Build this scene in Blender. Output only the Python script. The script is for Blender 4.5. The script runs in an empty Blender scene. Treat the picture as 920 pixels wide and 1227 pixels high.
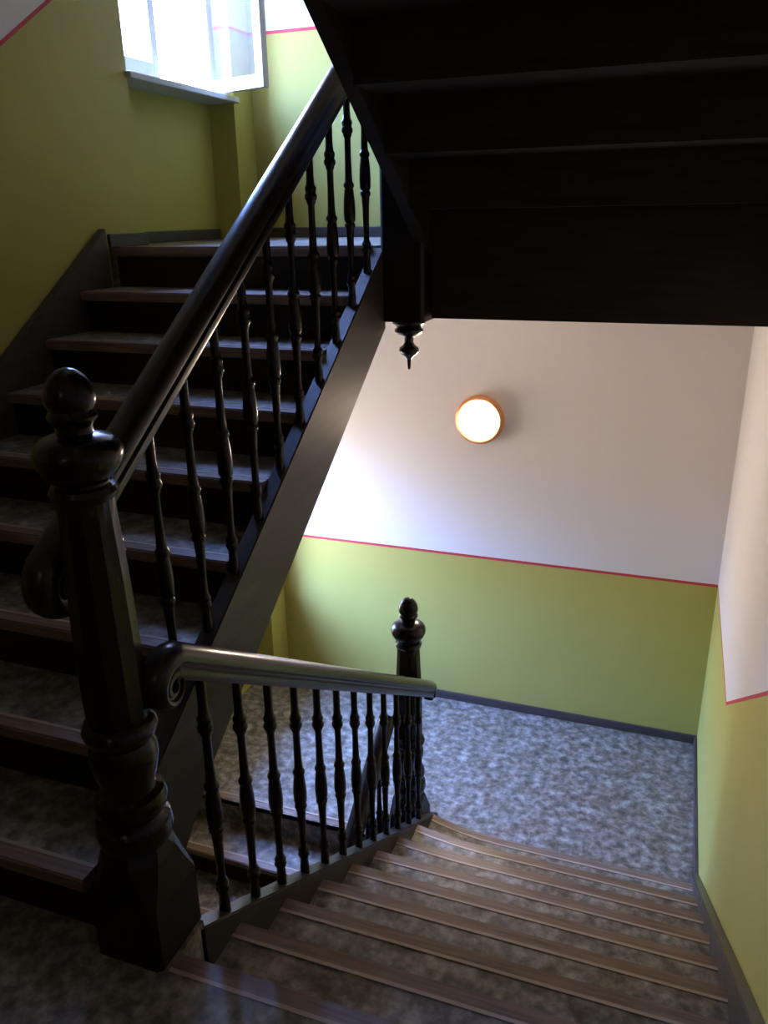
import bpy, bmesh, math, random
from mathutils import Vector, Matrix
random.seed(7)
S = bpy.context.scene
COL = S.collection

# ------------------------------------------------------------------ camera
CAM = dict(X=1.2329, Y=-1.1723, Z=1.694, yaw=.3496, pitch=-.3527, roll=-.0176, f=964.65)
cy, sy = math.cos(CAM['yaw']), math.sin(CAM['yaw'])
cp, sp = math.cos(CAM['pitch']), math.sin(CAM['pitch'])
fwd = Vector((-sy*cp, cy*cp, sp)); rt = Vector((cy, sy, 0)); up = rt.cross(fwd)
c_, s_ = math.cos(CAM['roll']), math.sin(CAM['roll'])
r2 = c_*rt + s_*up; u2 = -s_*rt + c_*up
cam = bpy.data.cameras.new('camera'); co = bpy.data.objects.new('camera', cam); COL.objects.link(co)
co.matrix_world = Matrix(((r2.x, u2.x, -fwd.x, CAM['X']), (r2.y, u2.y, -fwd.y, CAM['Y']),
                          (r2.z, u2.z, -fwd.z, CAM['Z']), (0, 0, 0, 1)))
cam.sensor_fit = 'VERTICAL'; cam.sensor_height = 36; cam.lens = CAM['f']*36/1227
cam.clip_start = .02
S.camera = co

# ------------------------------------------------------------------ daylight and exposure
W = bpy.data.worlds.new('World'); S.world = W; W.use_nodes = True
bg = W.node_tree.nodes['Background']
bg.inputs[1].default_value = 37.0
_n = W.node_tree.nodes; _l = W.node_tree.links.new
_tc = _n.new('ShaderNodeTexCoord'); _sx = _n.new('ShaderNodeSeparateXYZ'); _mr = _n.new('ShaderNodeMapRange'); _cr = _n.new('ShaderNodeValToRGB')
_l(_tc.outputs['Generated'], _sx.inputs[0]); _l(_sx.outputs['Z'], _mr.inputs[0]); _mr.inputs[1].default_value = -1; _mr.inputs[2].default_value = 1
_l(_mr.outputs[0], _cr.inputs[0]); _l(_cr.outputs[0], bg.inputs[0])
_e = _cr.color_ramp.elements                     # sunlit ground and yards below the horizon, pale haze at it, blue sky above
_e[0].position = .0; _e[0].color = (.30, .24, .17, 1); _e[1].position = 1.0; _e[1].color = (.64, 1.15, 3.0, 1)
for _p, _c in ((.49, (.36, .30, .23, 1)), (.53, (.40, .40, .43, 1)), (.60, (.46, .64, 1.0, 1)), (.70, (.62, 1.08, 2.7, 1))):
    _x = _e.new(_p); _x.color = _c
S.view_settings.view_transform = 'Standard'; S.view_settings.look = 'None'
S.view_settings.gamma = 1; S.view_settings.use_curve_mapping = False
S.view_settings.exposure = 0.25

# window openings (y0, y1, z0, z1) in the left wall, one per half-landing
XW, XR, YB, YF = -1.327, 1.615, 3.657, -2.4
WY0, WY1, WH = 2.43, 3.43, 1.35
WINZ = (2.35, 2.35-3.15)
for z in WINZ:                       # portals: they emit nothing, they only guide the sky's light
    l = bpy.data.lights.new('portal', 'AREA'); l.shape = 'RECTANGLE'; l.size = WY1-WY0; l.size_y = WH
    l.cycles.is_portal = True
    o = bpy.data.objects.new('portal', l); COL.objects.link(o)
    o.location = (XW-.30, (WY0+WY1)/2, z+WH/2); o.rotation_euler = (math.pi/2, 0, -math.pi/2)
    o.rotation_euler = Vector((1, 0, 0)).to_track_quat('-Z', 'Z').to_euler()

LAMP_STRENGTH = 100.0
ADDED_HALL_LAMP = 3.2

# ------------------------------------------------------------------ dimensions
R = .175
TL, TR = .2608, .2706               # going of the left and of the right flights
YL, YR = .0185, .0496               # y of the first nosing, up on the left and down on the right
KL, KR = R/TL, R/TR
GX0, GX1 = .048, .182               # the well between the strings
ST = .055                           # string thickness
ZLOW, ZUP = -9*R, 9*R

# ------------------------------------------------------------------ materials
def mat(name, col, rough=.5, spec=.5, metal=0, coat=0):
    m = bpy.data.materials.new(name); m.use_nodes = True
    b = m.node_tree.nodes['Principled BSDF']
    b.inputs['Base Color'].default_value = (*col, 1); b.inputs['Roughness'].default_value = rough
    b.inputs['Specular IOR Level'].default_value = spec; b.inputs['Metallic'].default_value = metal
    b.inputs['Coat Weight'].default_value = coat; b.inputs['Coat Roughness'].default_value = .08
    return m
def nd(m, t, **k):
    n = m.node_tree.nodes.new(t)
    for a, v in k.items(): setattr(n, a, v)
    return n
def grain(m, c1, c2, scale=(6, 6, 6), nscale=4, bump=.1, detail=5, rough=None):
    nt = m.node_tree; b = nt.nodes['Principled BSDF']
    tc = nd(m, 'ShaderNodeTexCoord'); mp = nd(m, 'ShaderNodeMapping'); mp.inputs['Scale'].default_value = scale
    n = nd(m, 'ShaderNodeTexNoise'); n.inputs['Scale'].default_value = nscale; n.inputs['Detail'].default_value = detail
    r = nd(m, 'ShaderNodeValToRGB')
    r.color_ramp.elements[0].position = .32; r.color_ramp.elements[1].position = .7
    r.color_ramp.elements[0].color = (*c1, 1); r.color_ramp.elements[1].color = (*c2, 1)
    nt.links.new(tc.outputs['Object'], mp.inputs[0]); nt.links.new(mp.outputs[0], n.inputs['Vector'])
    nt.links.new(n.outputs['Fac'], r.inputs[0]); nt.links.new(r.outputs[0], b.inputs['Base Color'])
    if bump:
        bp = nd(m, 'ShaderNodeBump'); bp.inputs['Strength'].default_value = bump; bp.inputs['Distance'].default_value = .004
        nt.links.new(n.outputs['Fac'], bp.inputs['Height']); nt.links.new(bp.outputs[0], b.inputs['Normal'])
    return m

M_black = grain(mat('black_varnish', (.02, .013, .01), .24, .25, coat=.15), (.007, .005, .004), (.018, .012, .009), (20, 20, 4), 3, .03)
M_block = grain(mat('block_varnish', (.02, .013, .01), .42, .3), (.007, .005, .004), (.018, .012, .009), (20, 20, 4), 3, .03)
M_rail = grain(mat('rail_varnish', (.03, .02, .016), .28, .35, coat=.2), (.014, .010, .009), (.030, .022, .018), (20, 2, 20), 3, .03)
M_string = grain(mat('string_paint', (.05, .04, .035), .42, .4), (.034, .027, .024), (.062, .048, .040), (30, 1.5, 12), 2, .08)
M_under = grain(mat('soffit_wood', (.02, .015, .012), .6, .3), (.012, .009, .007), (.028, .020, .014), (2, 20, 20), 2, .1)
M_nose = grain(mat('nosing_wood', (.2, .13, .09), .38, .5), (.15, .10, .072), (.29, .20, .15), (2, 30, 20), 3, .1)
M_strip = mat('nosing_edge_strip', (.46, .37, .30), .35, .5)
M_skirt = grain(mat('skirting_paint', (.06, .05, .05), .4), (.055, .042, .038), (.09, .072, .062), (3, 3, 20), 3, .05)
M_white = mat('window_paint', (.8, .8, .8), .35)
M_sill = mat('sill_paint', (.55, .54, .5), .4)
M_ring = mat('lamp_ring', (.72, .30, .13), .3, .5, .35)
M_slab = mat('concrete', (.3, .29, .27), .8)

def lino(name='linoleum'):
    m = mat(name, (.2, .2, .2), .42, .45); nt = m.node_tree; b = nt.nodes['Principled BSDF']
    tc = nd(m, 'ShaderNodeTexCoord')
    n1 = nd(m, 'ShaderNodeTexNoise'); n1.inputs['Scale'].default_value = 21; n1.inputs['Detail'].default_value = 5; n1.inputs['Roughness'].default_value = .62
    n2 = nd(m, 'ShaderNodeTexNoise'); n2.inputs['Scale'].default_value = 11; n2.inputs['Detail'].default_value = 3
    mp = nd(m, 'ShaderNodeMapping'); mp.inputs['Location'].default_value = (3, 7, 1)
    r1 = nd(m, 'ShaderNodeValToRGB'); e = r1.color_ramp.elements
    e[0].position = .34; e[0].color = (.095, .088, .077, 1); e[1].position = .68; e[1].color = (.46, .44, .40, 1)
    x = e.new(.46); x.color = (.19, .178, .155, 1); x = e.new(.56); x.color = (.30, .285, .26, 1)
    r2_ = nd(m, 'ShaderNodeValToRGB'); e = r2_.color_ramp.elements
    e[0].position = .38; e[0].color = (.74, .68, .60, 1); e[1].position = .62; e[1].color = (1, 1, 1, 1)
    mx = nd(m, 'ShaderNodeMix', data_type='RGBA', blend_type='MULTIPLY'); mx.inputs['Factor'].default_value = 1
    L = nt.links.new
    L(tc.outputs['Object'], n1.inputs['Vector']); L(tc.outputs['Object'], mp.inputs[0]); L(mp.outputs[0], n2.inputs['Vector'])
    L(n1.outputs['Fac'], r1.inputs[0]); L(n2.outputs['Fac'], r2_.inputs[0])
    L(r1.outputs[0], mx.inputs[6]); L(r2_.outputs[0], mx.inputs[7]); L(mx.outputs[2], b.inputs['Base Color'])
    return m
M_lino = lino()

def wall_paint(name, n0, slope, lo, hi, border=1.13):
    """green dado, red line, white above; the dado follows the floor line N(y)=clamp(n0+slope*y), one storey = 3.15 m"""
    m = mat(name, (.5, .5, .1), .62, .3); nt = m.node_tree; b = nt.nodes['Principled BSDF']; L = nt.links.new
    tc = nd(m, 'ShaderNodeTexCoord'); sx = nd(m, 'ShaderNodeSeparateXYZ'); L(tc.outputs['Object'], sx.inputs[0])
    a = nd(m, 'ShaderNodeMath', operation='MULTIPLY_ADD'); L(sx.outputs['Y'], a.inputs[0]); a.inputs[1].default_value = slope; a.inputs[2].default_value = n0
    c = nd(m, 'ShaderNodeClamp'); L(a.outputs[0], c.inputs['Value']); c.inputs['Min'].default_value = lo; c.inputs['Max'].default_value = hi
    d = nd(m, 'ShaderNodeMath', operation='SUBTRACT'); L(sx.outputs['Z'], d.inputs[0]); L(c.outputs[0], d.inputs[1])
    e = nd(m, 'ShaderNodeMath', operation='ADD'); L(d.outputs[0], e.inputs[0]); e.inputs[1].default_value = .25
    f = nd(m, 'ShaderNodeMath', operation='FLOORED_MODULO'); L(e.outputs[0], f.inputs[0]); f.inputs[1].default_value = 3.15
    g = nd(m, 'ShaderNodeMath', operation='GREATER_THAN'); L(f.outputs[0], g.inputs[0]); g.inputs[1].default_value = border+.25
    h = nd(m, 'ShaderNodeMath', operation='COMPARE'); L(f.outputs[0], h.inputs[0]); h.inputs[1].default_value = border+.25; h.inputs[2].default_value = .009
    n = nd(m, 'ShaderNodeTexNoise'); n.inputs['Scale'].default_value = 2.2; n.inputs['Detail'].default_value = 4
    L(tc.outputs['Object'], n.inputs['Vector'])
    r = nd(m, 'ShaderNodeValToRGB'); r.color_ramp.elements[0].color = (.45, .395, .085, 1); r.color_ramp.elements[1].color = (.52, .455, .115, 1)
    L(n.outputs['Fac'], r.inputs[0])
    m1 = nd(m, 'ShaderNodeMix', data_type='RGBA'); L(g.outputs[0], m1.inputs[0]); L(r.outputs[0], m1.inputs[6]); m1.inputs[7].default_value = (.80, .74, .70, 1)
    m2 = nd(m, 'ShaderNodeMix', data_type='RGBA'); L(h.outputs[0], m2.inputs[0]); L(m1.outputs[2], m2.inputs[6]); m2.inputs[7].default_value = (.55, .045, .06, 1)
    L(m2.outputs[2], b.inputs['Base Color'])
    n3 = nd(m, 'ShaderNodeTexNoise'); n3.inputs['Scale'].default_value = 60; L(tc.outputs['Object'], n3.inputs['Vector'])
    bp = nd(m, 'ShaderNodeBump'); bp.inputs['Strength'].default_value = .12; bp.inputs['Distance'].default_value = .003
    L(n3.outputs['Fac'], bp.inputs['Height']); L(bp.outputs[0], b.inputs['Normal'])
    return m
M_wall_left = wall_paint('left_wall_paint', .12, .66, 0, ZUP)
M_wall_right = wall_paint('right_wall_paint', -.01, -.668, ZLOW, 0)
M_wall_back = wall_paint('back_wall_paint', ZLOW, 0, ZLOW, ZLOW)
M_wall_front = wall_paint('front_wall_paint', 0, 0, 0, 0)
M_ceiling = mat('ceiling_paint', (.7, .68, .65), .8)

def glass():
    m = bpy.data.materials.new('window_glass'); m.use_nodes = True; nt = m.node_tree; nt.nodes.clear()
    o = nd(m, 'ShaderNodeOutputMaterial'); t = nd(m, 'ShaderNodeBsdfTransparent'); g = nd(m, 'ShaderNodeBsdfGlossy')
    t.inputs[0].default_value = (.95, .97, 1, 1); g.inputs['Roughness'].default_value = .02
    lw = nd(m, 'ShaderNodeLayerWeight'); lw.inputs[0].default_value = .5; x = nd(m, 'ShaderNodeMixShader')
    pw = nd(m, 'ShaderNodeMath', operation='POWER'); pw.inputs[1].default_value = 4; f = nd(m, 'ShaderNodeMath', operation='MULTIPLY_ADD')
    f.inputs[1].default_value = .25; f.inputs[2].default_value = .012
    L = nt.links.new; L(lw.outputs['Facing'], pw.inputs[0]); L(pw.outputs[0], f.inputs[0]); L(f.outputs[0], x.inputs[0]); L(t.outputs[0], x.inputs[1]); L(g.outputs[0], x.inputs[2]); L(x.outputs[0], o.inputs[0])
    return m
M_glass = glass()
def emit(name, col, st):
    m = mat(name, (.8, .8, .8), .4); b = m.node_tree.nodes['Principled BSDF']
    b.inputs['Emission Color'].default_value = (*col, 1); b.inputs['Emission Strength'].default_value = st
    return m
M_lamp = emit('lit_diffuser', (1, .80, .62), LAMP_STRENGTH)
M_hall = emit('lit_diffuser_hall', (1, .70, .42), ADDED_HALL_LAMP)

# ------------------------------------------------------------------ mesh helpers
def link(name, me, m, parent=None, kind=None, smooth=False):
    o = bpy.data.objects.new(name, me); COL.objects.link(o)
    if m: me.materials.append(m)
    if parent: o.parent = parent
    if kind: o['kind'] = kind
    if smooth:
        for p in me.polygons: p.use_smooth = True
        try: me.set_sharp_from_angle(angle=math.radians(35))
        except Exception: pass
    return o
def obj(name, bm, m, parent=None, kind=None, smooth=False):
    bmesh.ops.recalc_face_normals(bm, faces=bm.faces)
    me = bpy.data.meshes.new(name); bm.to_mesh(me); bm.free()
    return link(name, me, m, parent, kind, smooth)
def box(bm, x0, x1, y0, y1, z0, z1, bev=0):
    r = bmesh.ops.create_cube(bm, size=1)
    for v in r['verts']:
        v.co = Vector((x0+(v.co.x+.5)*(x1-x0), y0+(v.co.y+.5)*(y1-y0), z0+(v.co.z+.5)*(z1-z0)))
    if bev:
        es = list({e for v in r['verts'] for e in v.link_edges})
        bmesh.ops.bevel(bm, geom=es, offset=bev, segments=2, affect='EDGES', profile=.6)
    return bm
def B(*a, bev=0): return box(bmesh.new(), *a, bev=bev)
def prism(bm, poly, x0, x1, bev=0):
    """polygon in (y,z), extruded from x0 to x1"""
    a = [bm.verts.new((x0, y, z)) for y, z in poly]; b = [bm.verts.new((x1, y, z)) for y, z in poly]
    bm.faces.new(a); bm.faces.new(b[::-1]); n = len(poly)
    for i in range(n): bm.faces.new((a[i], b[i], b[(i+1) % n], a[(i+1) % n]))
    if bev:
        es = list({e for v in a+b for e in v.link_edges})
        bmesh.ops.bevel(bm, geom=es, offset=bev, segments=2, affect='EDGES')
    return bm
def prof_z(bm, poly, x0, x1): return prism(bm, poly, x0, x1)
def lathe(bm, prof, cx=0, cy=0, n=24, flutes=None):
    rings = []
    for (r, z) in prof:
        ring = []
        for k in range(n):
            a = 2*math.pi*k/n; rr = r
            if flutes and flutes[0] <= z <= flutes[1]: rr = r*(1 - flutes[2]*(k % 2))
            ring.append(bm.verts.new((cx+rr*math.cos(a), cy+rr*math.sin(a), z)))
        rings.append(ring)
    for a, b in zip(rings, rings[1:]):
        for k in range(n): bm.faces.new((a[k], a[(k+1) % n], b[(k+1) % n], b[k]))
    bm.faces.new(rings[0][::-1]); bm.faces.new(rings[-1])
    return bm
def tag(o, label, cat, group=None):
    o['label'] = label; o['category'] = cat
    if group: o['group'] = group
    return o
def empty(name, loc, label, cat, group=None):
    o = bpy.data.objects.new(name, None); COL.objects.link(o); o.location = loc; o.empty_display_size = .1
    return tag(o, label, cat, group)
def own(o, root):
    """mesh was modelled in world coordinates: parent it without moving it"""
    o.parent = root; o.matrix_parent_inverse = Matrix.Translation(-root.location)
    return o

# ------------------------------------------------------------------ walls
def wall_left():
    bm = bmesh.new(); T = .42
    box(bm, XW-T, XW, YF, WY0, -3.3, 5.7)
    box(bm, XW-T, XW, WY1, YB+.0, -3.3, 5.7)
    nb = .17                                              # depth of the niche under each sill
    box(bm, XW-T, XW, WY0, WY1, WINZ[0]+WH, 5.7)
    box(bm, XW-T, XW-nb, WY0, WY1, ZUP-.3, WINZ[0]-.03)
    box(bm, XW-T, XW, WY0, WY1, WINZ[1]+WH, ZUP-.3)
    box(bm, XW-T, XW-nb, WY0, WY1, ZLOW-.3, WINZ[1]-.03)
    box(bm, XW-T, XW, WY0, WY1, -3.3, ZLOW-.3)
    return obj('wall_left', bm, M_wall_left, kind='structure')
wall_left()
obj('wall_right', B(XR, XR+.2, YF, YB, -3.3, 5.7), M_wall_right, kind='structure')
obj('wall_back', B(XW-.42, XR+.2, YB, YB+.3, -3.3, 5.7), M_wall_back, kind='structure')
obj('wall_front', B(XW-.42, XR+.2, YF-.2, YF, -3.3, 5.7), M_wall_front, kind='structure')
obj('ceiling', B(XW-.42, XR+.2, YF-.2, YB+.3, 5.7, 5.85), M_ceiling, kind='structure')
obj('ceiling', B(XW, XR, YF, YR-.03, 2.86, 2.90), M_ceiling, kind='structure')
obj('floor', B(XW, XR, YF, YR-.03, 2.90, 3.145), M_lino, kind='structure')      # storey above

# our landing, the two half-landings, the storey below
fl = B(XW, XR, YF, YR-.052, -.25, 0)
box(fl, XW, GX0-ST, YR-.052, YL+.03, -.25, 0)
box(fl, GX0-ST, GX1+ST, YR-.052, .150, -.25, 0)
obj('floor', fl, M_lino, kind='structure')
Y3 = 2.1945; Y9 = YR+8*TR
fl = B(XW, XR, Y9+.0, YB, ZLOW-.25, ZLOW); box(fl, XW, GX1, Y3-.0, Y9+.0, ZLOW-.25, ZLOW)
obj('floor', fl, M_lino, kind='structure')
YU = YL+8*TL
fl = B(XW, XR, 2.24, YB, ZUP-.245, ZUP); box(fl, XW, GX0-ST-.001, YU+.035, 2.24, ZUP-.245, ZUP)
obj('floor', fl, M_lino, kind='structure')
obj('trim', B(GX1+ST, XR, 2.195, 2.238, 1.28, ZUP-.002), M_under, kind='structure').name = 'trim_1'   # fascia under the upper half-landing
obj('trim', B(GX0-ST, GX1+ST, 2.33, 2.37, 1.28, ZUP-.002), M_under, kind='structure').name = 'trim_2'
obj('trim', B(XW, XR, 2.24, YB, 1.29, ZUP-.246), M_ceiling, kind='structure').name = 'trim_3'          # plaster soffit of the upper half-landing
obj('floor', B(XW, XR, YF, YB, -3.3, -3.15), M_lino, kind='structure')

# skirtings
def skirt(name, a, h=.085, m=None):
    x0, x1, y0, y1, z = a
    bm = B(x0, x1, y0, y1, z, z+h, bev=.006); obj(name, bm, M_skirt, kind='structure')
skirt('baseboard_back', (XW, XR, YB-.018, YB, ZLOW), .06)
skirt('baseboard_right', (XR-.018, XR, Y9+.03, YB-.018, ZLOW), .06)
skirt('baseboard_left', (XW, XW+.018, Y3+.06, WY0, ZLOW), .06)
skirt('trim_4', (XW, XR, YB-.018, YB, ZUP), .06)
skirt('trim_5', (XW, XW+.018, YU+.03, WY0, ZUP), .06)
skirt('trim_6', (XW, XW+.018, WY1, YB-.018, ZUP), .06)
skirt('trim_7', (XW-.17, XW-.152, WY0, WY1, ZUP), .06)
skirt('trim_8', (XR-.018, XR, YF, YR-.2, 0), .09)
skirt('trim_9', (XW, XW+.018, YF, YL-.1, 0), .09)
obj('niche_floor', B(XW-.17, XW, WY0, WY1, ZUP-.02, ZUP), M_lino, kind='structure').name = 'floor_niche'
obj('niche_floor', B(XW-.17, XW, WY0, WY1, ZLOW-.02, ZLOW), M_lino, kind='structure').name = 'floor_niche'

# ------------------------------------------------------------------ windows
def sash(name, hinge, ang, w, h, z, parent, side=1):
    """a casement: local x runs from the hinge stile to the free stile"""
    st, t = .055, .045
    bm = bmesh.new()
    for (a0, a1, b0, b1) in ((0, st, 0, h), (w-st, w, 0, h), (st, w-st, 0, .068), (st, w-st, h-.06, h)):
        box(bm, a0, a1, -t/2, t/2, b0, b1, bev=.004)
    o = obj(name, bm, M_white, parent)
    g = obj('pane', B(st-.005, w-st+.005, -.003, .003, .06, h-.055), M_glass, o)
    hd = bmesh.new(); box(hd, w-.035, w-.02, side*t/2, side*(t/2+.012), h*.42, h*.42+.10, bev=.003)
    box(hd, w-.034, w-.022, side*(t/2+.01), side*(t/2+.04), h*.42+.045, h*.42+.058); box(hd, w-.034, w-.022, side*(t/2+.03), side*(t/2+.042), h*.42-.05, h*.42+.058)
    obj('window_handle', hd, M_white, o)
    o.location = Vector((hinge[0], hinge[1], z))-parent.location
    o.rotation_euler = (0, 0, ang)
    return o
def window(name, z, open_far):
    root = bpy.data.objects.new(name, None); COL.objects.link(root); root['kind'] = 'structure'
    root.location = (XW-.17, (WY0+WY1)/2, z)
    xf = XW-.20; f = .045
    bm = bmesh.new()
    box(bm, xf-.035, xf+.035, WY0, WY0+f, z, z+WH); box(bm, xf-.035, xf+.035, WY1-f, WY1, z, z+WH)
    box(bm, xf-.035, xf+.035, WY0+f, WY1-f, z+WH-f, z+WH); box(bm, xf-.035, xf+.035, WY0+f, WY1-f, z, z+f)
    own(obj('window_frame', bm, M_white), root)
    w = (WY1-WY0-2*f)/2+.008; h = WH-2*f+.014
    # near casement closed
    sash('casement', (xf+.03, WY0+f-.006), math.pi/2, w, h, z+f-.006, root, -1)
    # far casement
    a = -math.pi/2 if not open_far else math.radians(-17)
    sash('casement', (xf+.03 if not open_far else xf+.066, WY1-f+.006-(.005 if open_far else 0)), a, w, h, z+(.012 if open_far else f-.006), root, 1)
    return root
w1 = window('window_1', WINZ[0], True)
w2 = window('window_2', WINZ[1], False)
for w_, z in ((w1, WINZ[0]), (w2, WINZ[1])):
    own(obj('window_sill', B(XW-.24, XW+.03, WY0-.012, WY1+.02, z-.03, z, bev=.006), M_sill), w_)

# ------------------------------------------------------------------ flights of stairs
NOSE = .05
def flight(label, loc, x0, x1, ys, zs, down, wall_side, soffit=True, kslope=None, string_top=None, string_bot=None, sy0=None, sy1=None, wall_str=None, curve=False, landing_edge=False):
    """ys, zs: nosing lines. down=True: the flight falls with +y as seen by us (nosing faces +y)"""
    root = empty('staircase', loc, label, 'staircase', None)
    d = 1 if down else -1
    n = len(ys); bowed = None
    meshes = {}
    for i, (y, z) in enumerate(zip(ys, zs)):
        g = (TR if down else TL)
        yb = y - d*(g+.0)                     # back of the tread (towards the next higher riser)
        last = landing_edge and i == landing_edge-1
        bk = y - d*(NOSE if last else g+.047)
        def bow(x):                           # the lowest steps swing round the newel
            if not curve or i < n-curve[0]: return 0
            s = max(0., 1-(x-x0)/curve[1]); return d*curve[2]*(i-(n-curve[0])+1)/curve[0]*s*s
        segs = 1 if not (curve and i >= n-curve[0]) else 14
        def strip(ya, yb_, za, zb, bev=0):
            bm = bmesh.new(); pr = []
            for k in range(segs+1):
                x = x0+(x1-x0)*k/segs; o_ = bow(x)
                pr.append([bm.verts.new((x, ya+o_, za)), bm.verts.new((x, yb_+o_, za)), bm.verts.new((x, yb_+o_, zb)), bm.verts.new((x, ya+o_, zb))])
            for a, b in zip(pr, pr[1:]):
                for q in range(4): bm.faces.new((a[q], b[q], b[(q+1) % 4], a[(q+1) % 4]))
            bm.faces.new(pr[0]); bm.faces.new(pr[-1][::-1])
            if bev:
                bmesh.ops.recalc_face_normals(bm, faces=bm.faces)
                es = [e for e in bm.edges if abs(e.verts[0].co.x-e.verts[1].co.x) > .01]
                bmesh.ops.bevel(bm, geom=es, offset=bev, segments=3, affect='EDGES')
            return bm
        parent = root
        if not last:
            tr = own(obj('tread', strip(y-d*(NOSE-.004), bk, z-.036, z-.006), M_under), root); parent = tr
            obj('linoleum', strip(y-d*(NOSE-.002), bk+d*.02, z-.0065, z-.001), M_lino).parent = tr
            no = obj('nosing', strip(y, y-d*NOSE, z-.040, z+.0, .005), M_nose); no.parent = tr
            st = obj('edge_strip', strip(y-d*(NOSE-.005), y-d*(NOSE+.006), z-.004, z+.0012), M_strip); st.parent = tr
        else:
            own(obj('nosing', strip(y, y-d*NOSE, z-.040, z+.002, .008), M_nose), root)
            own(obj('edge_strip', strip(y-d*(NOSE-.005), y-d*(NOSE+.006), z-.004, z+.004), M_strip), root)
        own(obj('riser', strip(y-d*.028, y-d*.048, z-R-.02, z-.030), M_under), root)
    return root

# left flight, rising away from us
ysL = [YL+i*TL for i in range(9)]; zsL = [R*(i+1) for i in range(9)]
sbx = XW+.045
f1 = flight('dark wooden staircase going up on the left beside the big newel', (-.6, YL, 0), sbx, GX0-ST, ysL, zsL, False, 'l', landing_edge=9)
def sline(z0, k, y0, y1, d0, d1):
    return [(y0, z0+k*y0+d0), (y1, z0+k*y1+d0), (y1, z0+k*y1+d1), (y0, z0+k*y0+d1)]
ZL0 = .163
top, bot = -.028, -.36
pl = [(.165, ZL0+KL*.165+top), (2.14, ZL0+KL*2.14+top), (2.14, ZL0+KL*2.14+bot), (.55, ZL0+KL*.55+bot), (.165, -.2)]
own(obj('outer_string', prism(bmesh.new(), pl, GX0-ST, GX0, .004), M_string), f1)
pw = [(-.08, .0), (-.08, .14), (YL, .20+.09), (YU-.03, 9*R+.085), (YU-.03, 9*R-.25), (.2, .0)]
own(obj('wall_string', prism(bmesh.new(), pw, XW+.002, XW+.045, .004), M_skirt), f1)

# right flight, falling away from us
ysR = [YR+j*TR for j in range(9)]; zsR = [-R*j for j in range(9)]
f2 = flight('wooden staircase with patterned treads going down to the lit landing', (.9, YR, ZLOW), GX1+ST, XR-.04, ysR, zsR, True, 'r', curve=(3, .40, .065), landing_edge=False)
ZR0 = .075; KRs = .650
pr_ = [(.13, ZR0-KRs*.13), (2.36, ZR0-KRs*2.36), (2.36, ZLOW-.0), (2.2, ZLOW-.2), (.13, ZR0-KRs*.20-.26)]
own(obj('outer_string', prism(bmesh.new(), pr_, GX1, GX1+ST, .004), M_string), f2)
def RS(y): return .1258-.664*y
pw = [(-.1, .0), (-.1, .09), (.03, RS(.03)), (2.42, ZLOW+.062), (2.42, ZLOW), (2.2, ZLOW-.2), (.05, -.25)]
own(obj('wall_string', prism(bmesh.new(), pw, XR-.04, XR-.002, .004), M_skirt), f2)

# lower flight, going on down under the left flight
ysT = [Y3-k*.26 for k in range(8, -1, -1)]; zsT = [ZLOW-R*k for k in range(8, -1, -1)]
f3 = flight('lower wooden staircase seen through the balusters below the big newel', (-.6, .1, -3.15), sbx, GX0-ST, ysT, zsT, False, 'l', landing_edge=9)
pl3 = [(y, z-3.15) for y, z in [(.165, ZL0+KL*.165+top), (2.2, ZL0+KL*2.2+top), (2.2, ZL0+KL*2.2+bot), (.55, ZL0+KL*.55+bot), (.165, -.0)]]
own(obj('outer_string', prism(bmesh.new(), pl3, GX0-ST, GX0, .004), M_string), f3)
own(obj('wall_string', prism(bmesh.new(), [(y, z-3.15) for y, z in [(YL, .02), (YL, .29), (YU, 9*R+.06), (YU, 9*R-.25), (.2, .02)]], XW+.002, XW+.045, .004), M_skirt), f3)

# upper flight, coming back towards us overhead; its underside is open
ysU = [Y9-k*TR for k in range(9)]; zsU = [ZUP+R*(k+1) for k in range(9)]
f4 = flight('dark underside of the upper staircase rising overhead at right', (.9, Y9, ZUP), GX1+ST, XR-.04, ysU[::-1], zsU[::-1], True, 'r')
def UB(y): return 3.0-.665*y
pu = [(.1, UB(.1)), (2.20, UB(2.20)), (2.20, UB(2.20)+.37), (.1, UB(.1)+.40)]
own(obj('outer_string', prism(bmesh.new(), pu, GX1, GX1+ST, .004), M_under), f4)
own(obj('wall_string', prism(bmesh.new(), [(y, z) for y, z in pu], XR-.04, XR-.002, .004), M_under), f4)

# apartment doors added unseen behind the viewer, darkening the bounce and the newel reflections
M_door = grain(mat('door_varnish', (.05, .03, .02), .35, .4), (.035, .02, .012), (.07, .042, .026), (20, 20, 2), 3, .03)
M_brass = mat('brass', (.6, .42, .18), .3, .5, 1)
for n_, x in ((1, -.75), (2, .95)):
    d0 = obj('door', B(x-.47, x+.47, YF+.002, YF+.045, .005, 2.12, bev=.003), M_door, kind='structure'); d0.name = 'door_%d' % n_
    fr = bmesh.new(); box(fr, x-.56, x-.475, YF+.002, YF+.06, 0, 2.2); box(fr, x+.475, x+.56, YF+.002, YF+.06, 0, 2.2); box(fr, x-.56, x+.56, YF+.002, YF+.06, 2.125, 2.2)
    obj('door_frame', fr, M_door, d0)
    for z0, z1 in ((.2, .85), (1.0, 1.95)):
        for sx in (-1, 1): obj('door_panel', B(x+sx*.22-.16, x+sx*.22+.16, YF+.043, YF+.056, z0, z1, bev=.006), M_door, d0)
    kb = bmesh.new(); box(kb, x+.38, x+.41, YF+.045, YF+.052, .95, 1.13); box(kb, x+.388, x+.402, YF+.05, YF+.10, 1.06, 1.075); box(kb, x+.29, x+.402, YF+.09, YF+.103, 1.06, 1.075)
    obj('door_handle', kb, M_brass, d0)

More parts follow.
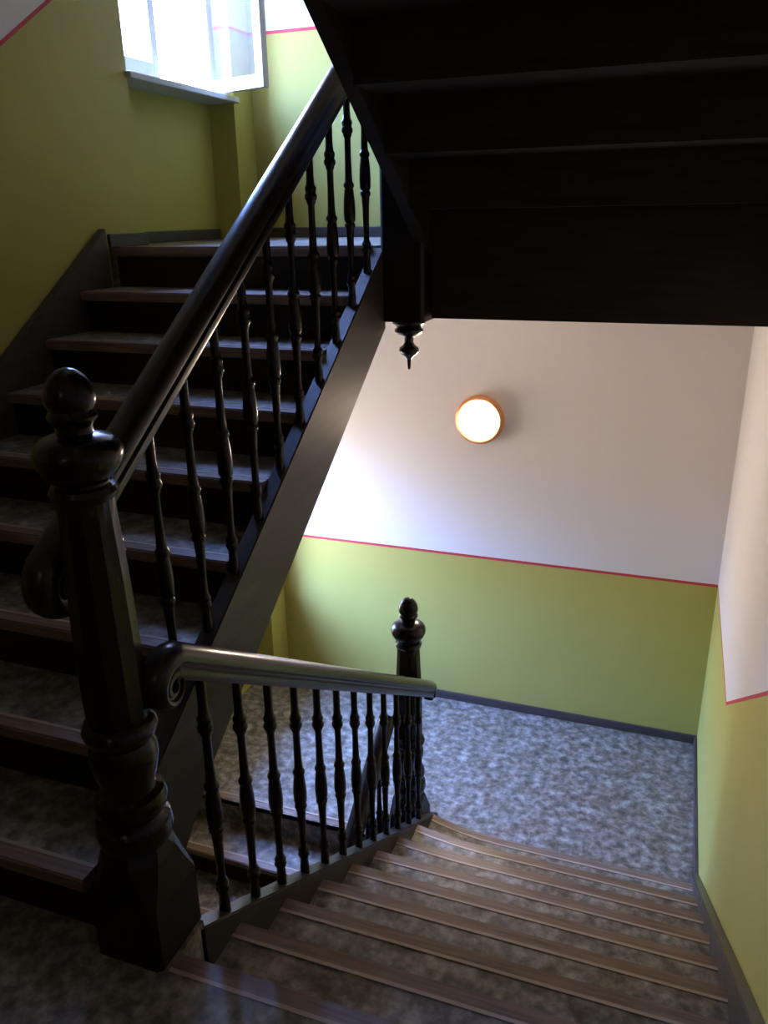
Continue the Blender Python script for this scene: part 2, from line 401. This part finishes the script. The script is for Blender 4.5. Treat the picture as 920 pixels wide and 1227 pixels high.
# ------------------------------------------------------------------ newel posts
NEWEL = [(.070, .305), (.084, .315), (.090, .34), (.086, .365), (.074, .375), (.070, .388), (.080, .40), (.085, .425), (.078, .445), (.062, .455),
         (.060, .47), (.070, .50), (.078, .54), (.076, .565), (.064, .585), (.070, .592), (.080, .605), (.084, .62), (.078, .636), (.066, .645)]
SHAFT = [(.066, .645), (.071, .66), (.072, .72), (.070, .86), (.066, 1.0), (.060, 1.12), (.058, 1.165)]
CAP = [(.058, 1.165), (.066, 1.172), (.069, 1.183), (.064, 1.194), (.054, 1.198), (.054, 1.204), (.066, 1.212), (.079, 1.228), (.087, 1.248), (.088, 1.264), (.082, 1.28), (.068, 1.292), (.050, 1.298), (.037, 1.303)]
FIN = [(.037, 1.303), (.036, 1.315), (.040, 1.323), (.047, 1.330), (.049, 1.337), (.045, 1.344), (.043, 1.350), (.049, 1.361), (.050, 1.376), (.045, 1.396), (.034, 1.414), (.018, 1.427), (.004, 1.431)]
def block(bm, a, z0, z1, ch=.02):
    """square base block with chamfered shoulders"""
    def ring(h, z, c):
        return [bm.verts.new((sx*(h if k else h-c), sy*(h-c if k else h), z)) for sx, sy, o in ((1, 1, 0), (-1, 1, 1), (-1, -1, 0), (1, -1, 1)) for k in ((1, 0) if not o else (0, 1))]
    rs = [ring(a, z0, .012), ring(a, z1-.14, .012), ring(a-.006, z1-.09, .030), ring(a-.012, z1-.035, .045), ring(a-.026, z1, .050)]
    for p, q in zip(rs, rs[1:]):
        for k in range(8): bm.faces.new((p[k], p[(k+1) % 8], q[(k+1) % 8], q[k]))
    bm.faces.new(rs[0]); bm.faces.new(rs[-1])
def newel(loc, label, stretch=1.0, bz=0.0, bh=.31):
    root = empty('newel_post', loc, label, 'newel post')
    bm = bmesh.new(); block(bm, .094, bz, bh); obj('base_block', bm, M_block, root)
    q = lambda P: [(r, z*stretch+(bh-.31)) for r, z in P]
    obj('turned_neck', lathe(bmesh.new(), q(NEWEL), n=32), M_black, root, smooth=True)
    obj('fluted_shaft', lathe(bmesh.new(), q(SHAFT), n=24, flutes=(.66*stretch+(bh-.31), 1.13*stretch+(bh-.31), .04)), M_black, root)
    obj('ball_cap', lathe(bmesh.new(), q(CAP), n=32), M_black, root, smooth=True)
    obj('finial', lathe(bmesh.new(), q(FIN), n=32), M_black, root, smooth=True)
    return root
newel((.132, .075, 0), 'thick dark newel post in the left foreground with a ball and acorn top')
newel((.100, 2.265, ZLOW), 'smaller dark newel post standing on the lower landing before the green wall', 1.035)
n3 = newel((.13, 2.21, ZUP), 'dark newel post of the upper landing ending below in a turned pendant', 1.0, -.305, .60)
PEN = [(.004, -.520), (.007, -.512), (.009, -.475), (.020, -.462), (.036, -.452), (.044, -.438), (.042, -.425), (.026, -.412), (.019, -.400), (.021, -.380), (.028, -.374), (.050, -.366), (.062, -.355), (.062, -.345), (.052, -.336), (.060, -.328), (.072, -.318), (.074, -.305)]
obj('pendant', lathe(bmesh.new(), PEN, n=28), M_black, n3, smooth=True)

# ------------------------------------------------------------------ railings
PROF = [(-.022, -.036), (.022, -.036), (.027, -.028), (.027, -.016), (.022, -.010), (.024, -.004), (.033, .002), (.035, .012), (.031, .024), (.020, .034), (.006, .038),
        (-.006, .038), (-.020, .034), (-.031, .024), (-.035, .012), (-.033, .002), (-.024, -.004), (-.022, -.010), (-.027, -.016), (-.027, -.028)]
def sweep(path, x, sc=1.0, mesh_bm=None):
    """path: list of (y, z, thickness scale, width scale); profile stays in the plane across the path"""
    bm = mesh_bm or bmesh.new(); rings = []
    for i, (y, z, s, w) in enumerate(path):
        a = path[max(i-1, 0)]; b = path[min(i+1, len(path)-1)]
        t = Vector((b[0]-a[0], b[1]-a[1])).normalized()
        nrm = Vector((t.y, -t.x)) if path[0][4:] else Vector((-t.y, t.x))
        rings.append([bm.verts.new((x+u*w*sc, y+nrm.x*v*s*sc, z+nrm.y*v*s*sc)) for u, v in PROF])
    n = len(PROF)
    for a, b in zip(rings, rings[1:]):
        for k in range(n): bm.faces.new((a[k], a[(k+1) % n], b[(k+1) % n], b[k]))
    bm.faces.new(rings[0]); bm.faces.new(rings[-1])
    return bm
def curl(p, direction, sgn, turns, r0, r1, s1, n=26):
    """continue a rail whose last point is p and heading is direction (dy,dz); curls downwards. sgn=-1: heading to -y"""
    dy, dz = direction; L = math.hypot(dy, dz); dy /= L; dz /= L
    th0 = math.atan2(dz, abs(dy))+math.pi/2 if False else None
    # work with a mirrored y so that the heading is always towards -Y' ; theta measured from +Y'
    a0 = math.atan2(abs(dy), dz) if False else math.pi/2 - math.atan2(dz, abs(dy))
    cy_ = -math.cos(a0)*r0; cz_ = -math.sin(a0)*r0
    out = []
    for k in range(1, n+1):
        f = k/n; a = a0+turns*2*math.pi*f
        r = r0+(r1-r0)*f**.8
        s = 1+(s1-1)*min(1, f*1.25)
        yy = cy_+math.cos(a)*r; zz = cz_+math.sin(a)*r
        out.append((p[0]+(yy if sgn < 0 else -yy), p[1]+zz, s, 1-.25*f))
    return out
BAL = [(.0150, 0), (.0150, .045), (.0135, .06), (.0130, .095), (.0165, .105), (.0195, .115), (.0165, .125), (.0150, .130), (.0185, .140), (.0150, .150), (.0110, .160),
       (.0110, .22), (.0130, .32), (.0150, .355), (.0150, .368), (.0195, .378), (.0195, .390), (.0155, .398), (.0205, .41), (.0215, .45), (.0200, .50), (.0165, .545), (.0150, .553), (.0195, .562), (.0190, .574), (.0145, .582),
       (.0130, .60), (.0110, .70), (.0110, .775), (.0150, .785), (.0150, .792), (.0195, .800), (.0200, .815), (.0160, .825), (.0185, .838), (.0185, .848), (.0140, .858), (.0120, .89), (.0120, 1.0)]
def bal_mesh(h):
    bm = lathe(bmesh.new(), [(r*1.05, z*h) for r, z in BAL], n=12)
    bmesh.ops.recalc_face_normals(bm, faces=bm.faces)
    me = bpy.data.meshes.new('baluster'); bm.to_mesh(me); bm.free(); me.materials.append(M_black)
    for p in me.polygons: p.use_smooth = True
    try: me.set_sharp_from_angle(angle=math.radians(50))
    except Exception: pass
    return me
def railing(label, x, line, y0, y1, foot, ys, start_curl, end_curl, sc=1.0):
    """line(y): centre height of the handrail; foot(y): top of the string"""
    k = (line(1)-line(0))
    root = empty('stair_railing', (x, ys[0], foot(ys[0])), label, 'railing')
    pts = [(y0+(y1-y0)*i/12, line(y0+(y1-y0)*i/12), 1, 1) for i in range(13)]
    if end_curl: pts += curl(pts[-1], (1, k), 1, *end_curl)
    if start_curl:
        pts = curl(pts[0], (-1, -k), -1, *start_curl)[::-1]+pts
    own(obj('handrail', sweep(pts, x, sc), M_rail, smooth=True), root)
    h = line(ys[0])-.034*sc*math.sqrt(1+k*k)-foot(ys[0])+.006
    me = bal_mesh(h)
    for y in ys:
        b = bpy.data.objects.new('baluster', me); COL.objects.link(b); b.parent = root
        b.location = Vector((x, y, foot(y)-.004))-root.location
    return root
XRr, XLr = .2085, .0185
footL = lambda y: ZL0+KL*y+top
footR = lambda y: ZR0-KRs*y
lineR = lambda y: .862-.645*y
lineL = lambda y: .955+.668*y
railing('grey handrail with a scroll end over dark balusters beside the descending steps', XRr, lineR, .19, 2.26,
        footR, [.290+.1625*k for k in range(12)], (.92, .056, .022, .32), (.17, .075, .07, .9), 1.14)
railing('black handrail with turned balusters climbing diagonally from the big newel', XLr, lineL, .06, 2.12,
        footL, [.285+.1725*k for k in range(11)], (.55, .055, .035, .6), None, 1.28)
railing('lower black handrail glimpsed behind the balusters by the smaller newel', XLr, lambda y: lineL(y)-3.15, .06, 2.16,
        lambda y: footL(y)-3.15, [.285+.1725*k for k in range(11)], (.55, .055, .035, .6), None, 1.28)

# ------------------------------------------------------------------ lamps
def lamp(loc, facing, label, m, r=.135):
    root = empty('wall_lamp', loc, label, 'lamp')
    bm = lathe(bmesh.new(), [(r*1.0, 0), (r*1.11, .004), (r*1.14, .02), (r*1.14, .045), (r*1.09, .060), (r*1.0, .066), (r*.93, .062), (r*.90, .048)], n=56)
    ring = obj('lamp_ring', bm, M_ring, root, smooth=True)
    bm = lathe(bmesh.new(), [(r*.88, .046), (r*.88, .060), (r*.84, .066), (r*.70, .074), (r*.5, .080), (r*.25, .084), (.004, .085)], n=56)
    obj('lamp_diffuser', bm, m, root, smooth=True)
    root.rotation_euler = facing
    return root
lamp((.127, YB, .495), (math.pi/2, 0, 0), 'round glowing wall lamp with a copper rim on the white wall', M_lamp)
lamp((.3, YF, 2.1), (-math.pi/2, 0, 0), 'round dim wall lamp on the wall behind the viewer', M_hall, .14)  # unseen lamp, added for warm light and glints on the landing
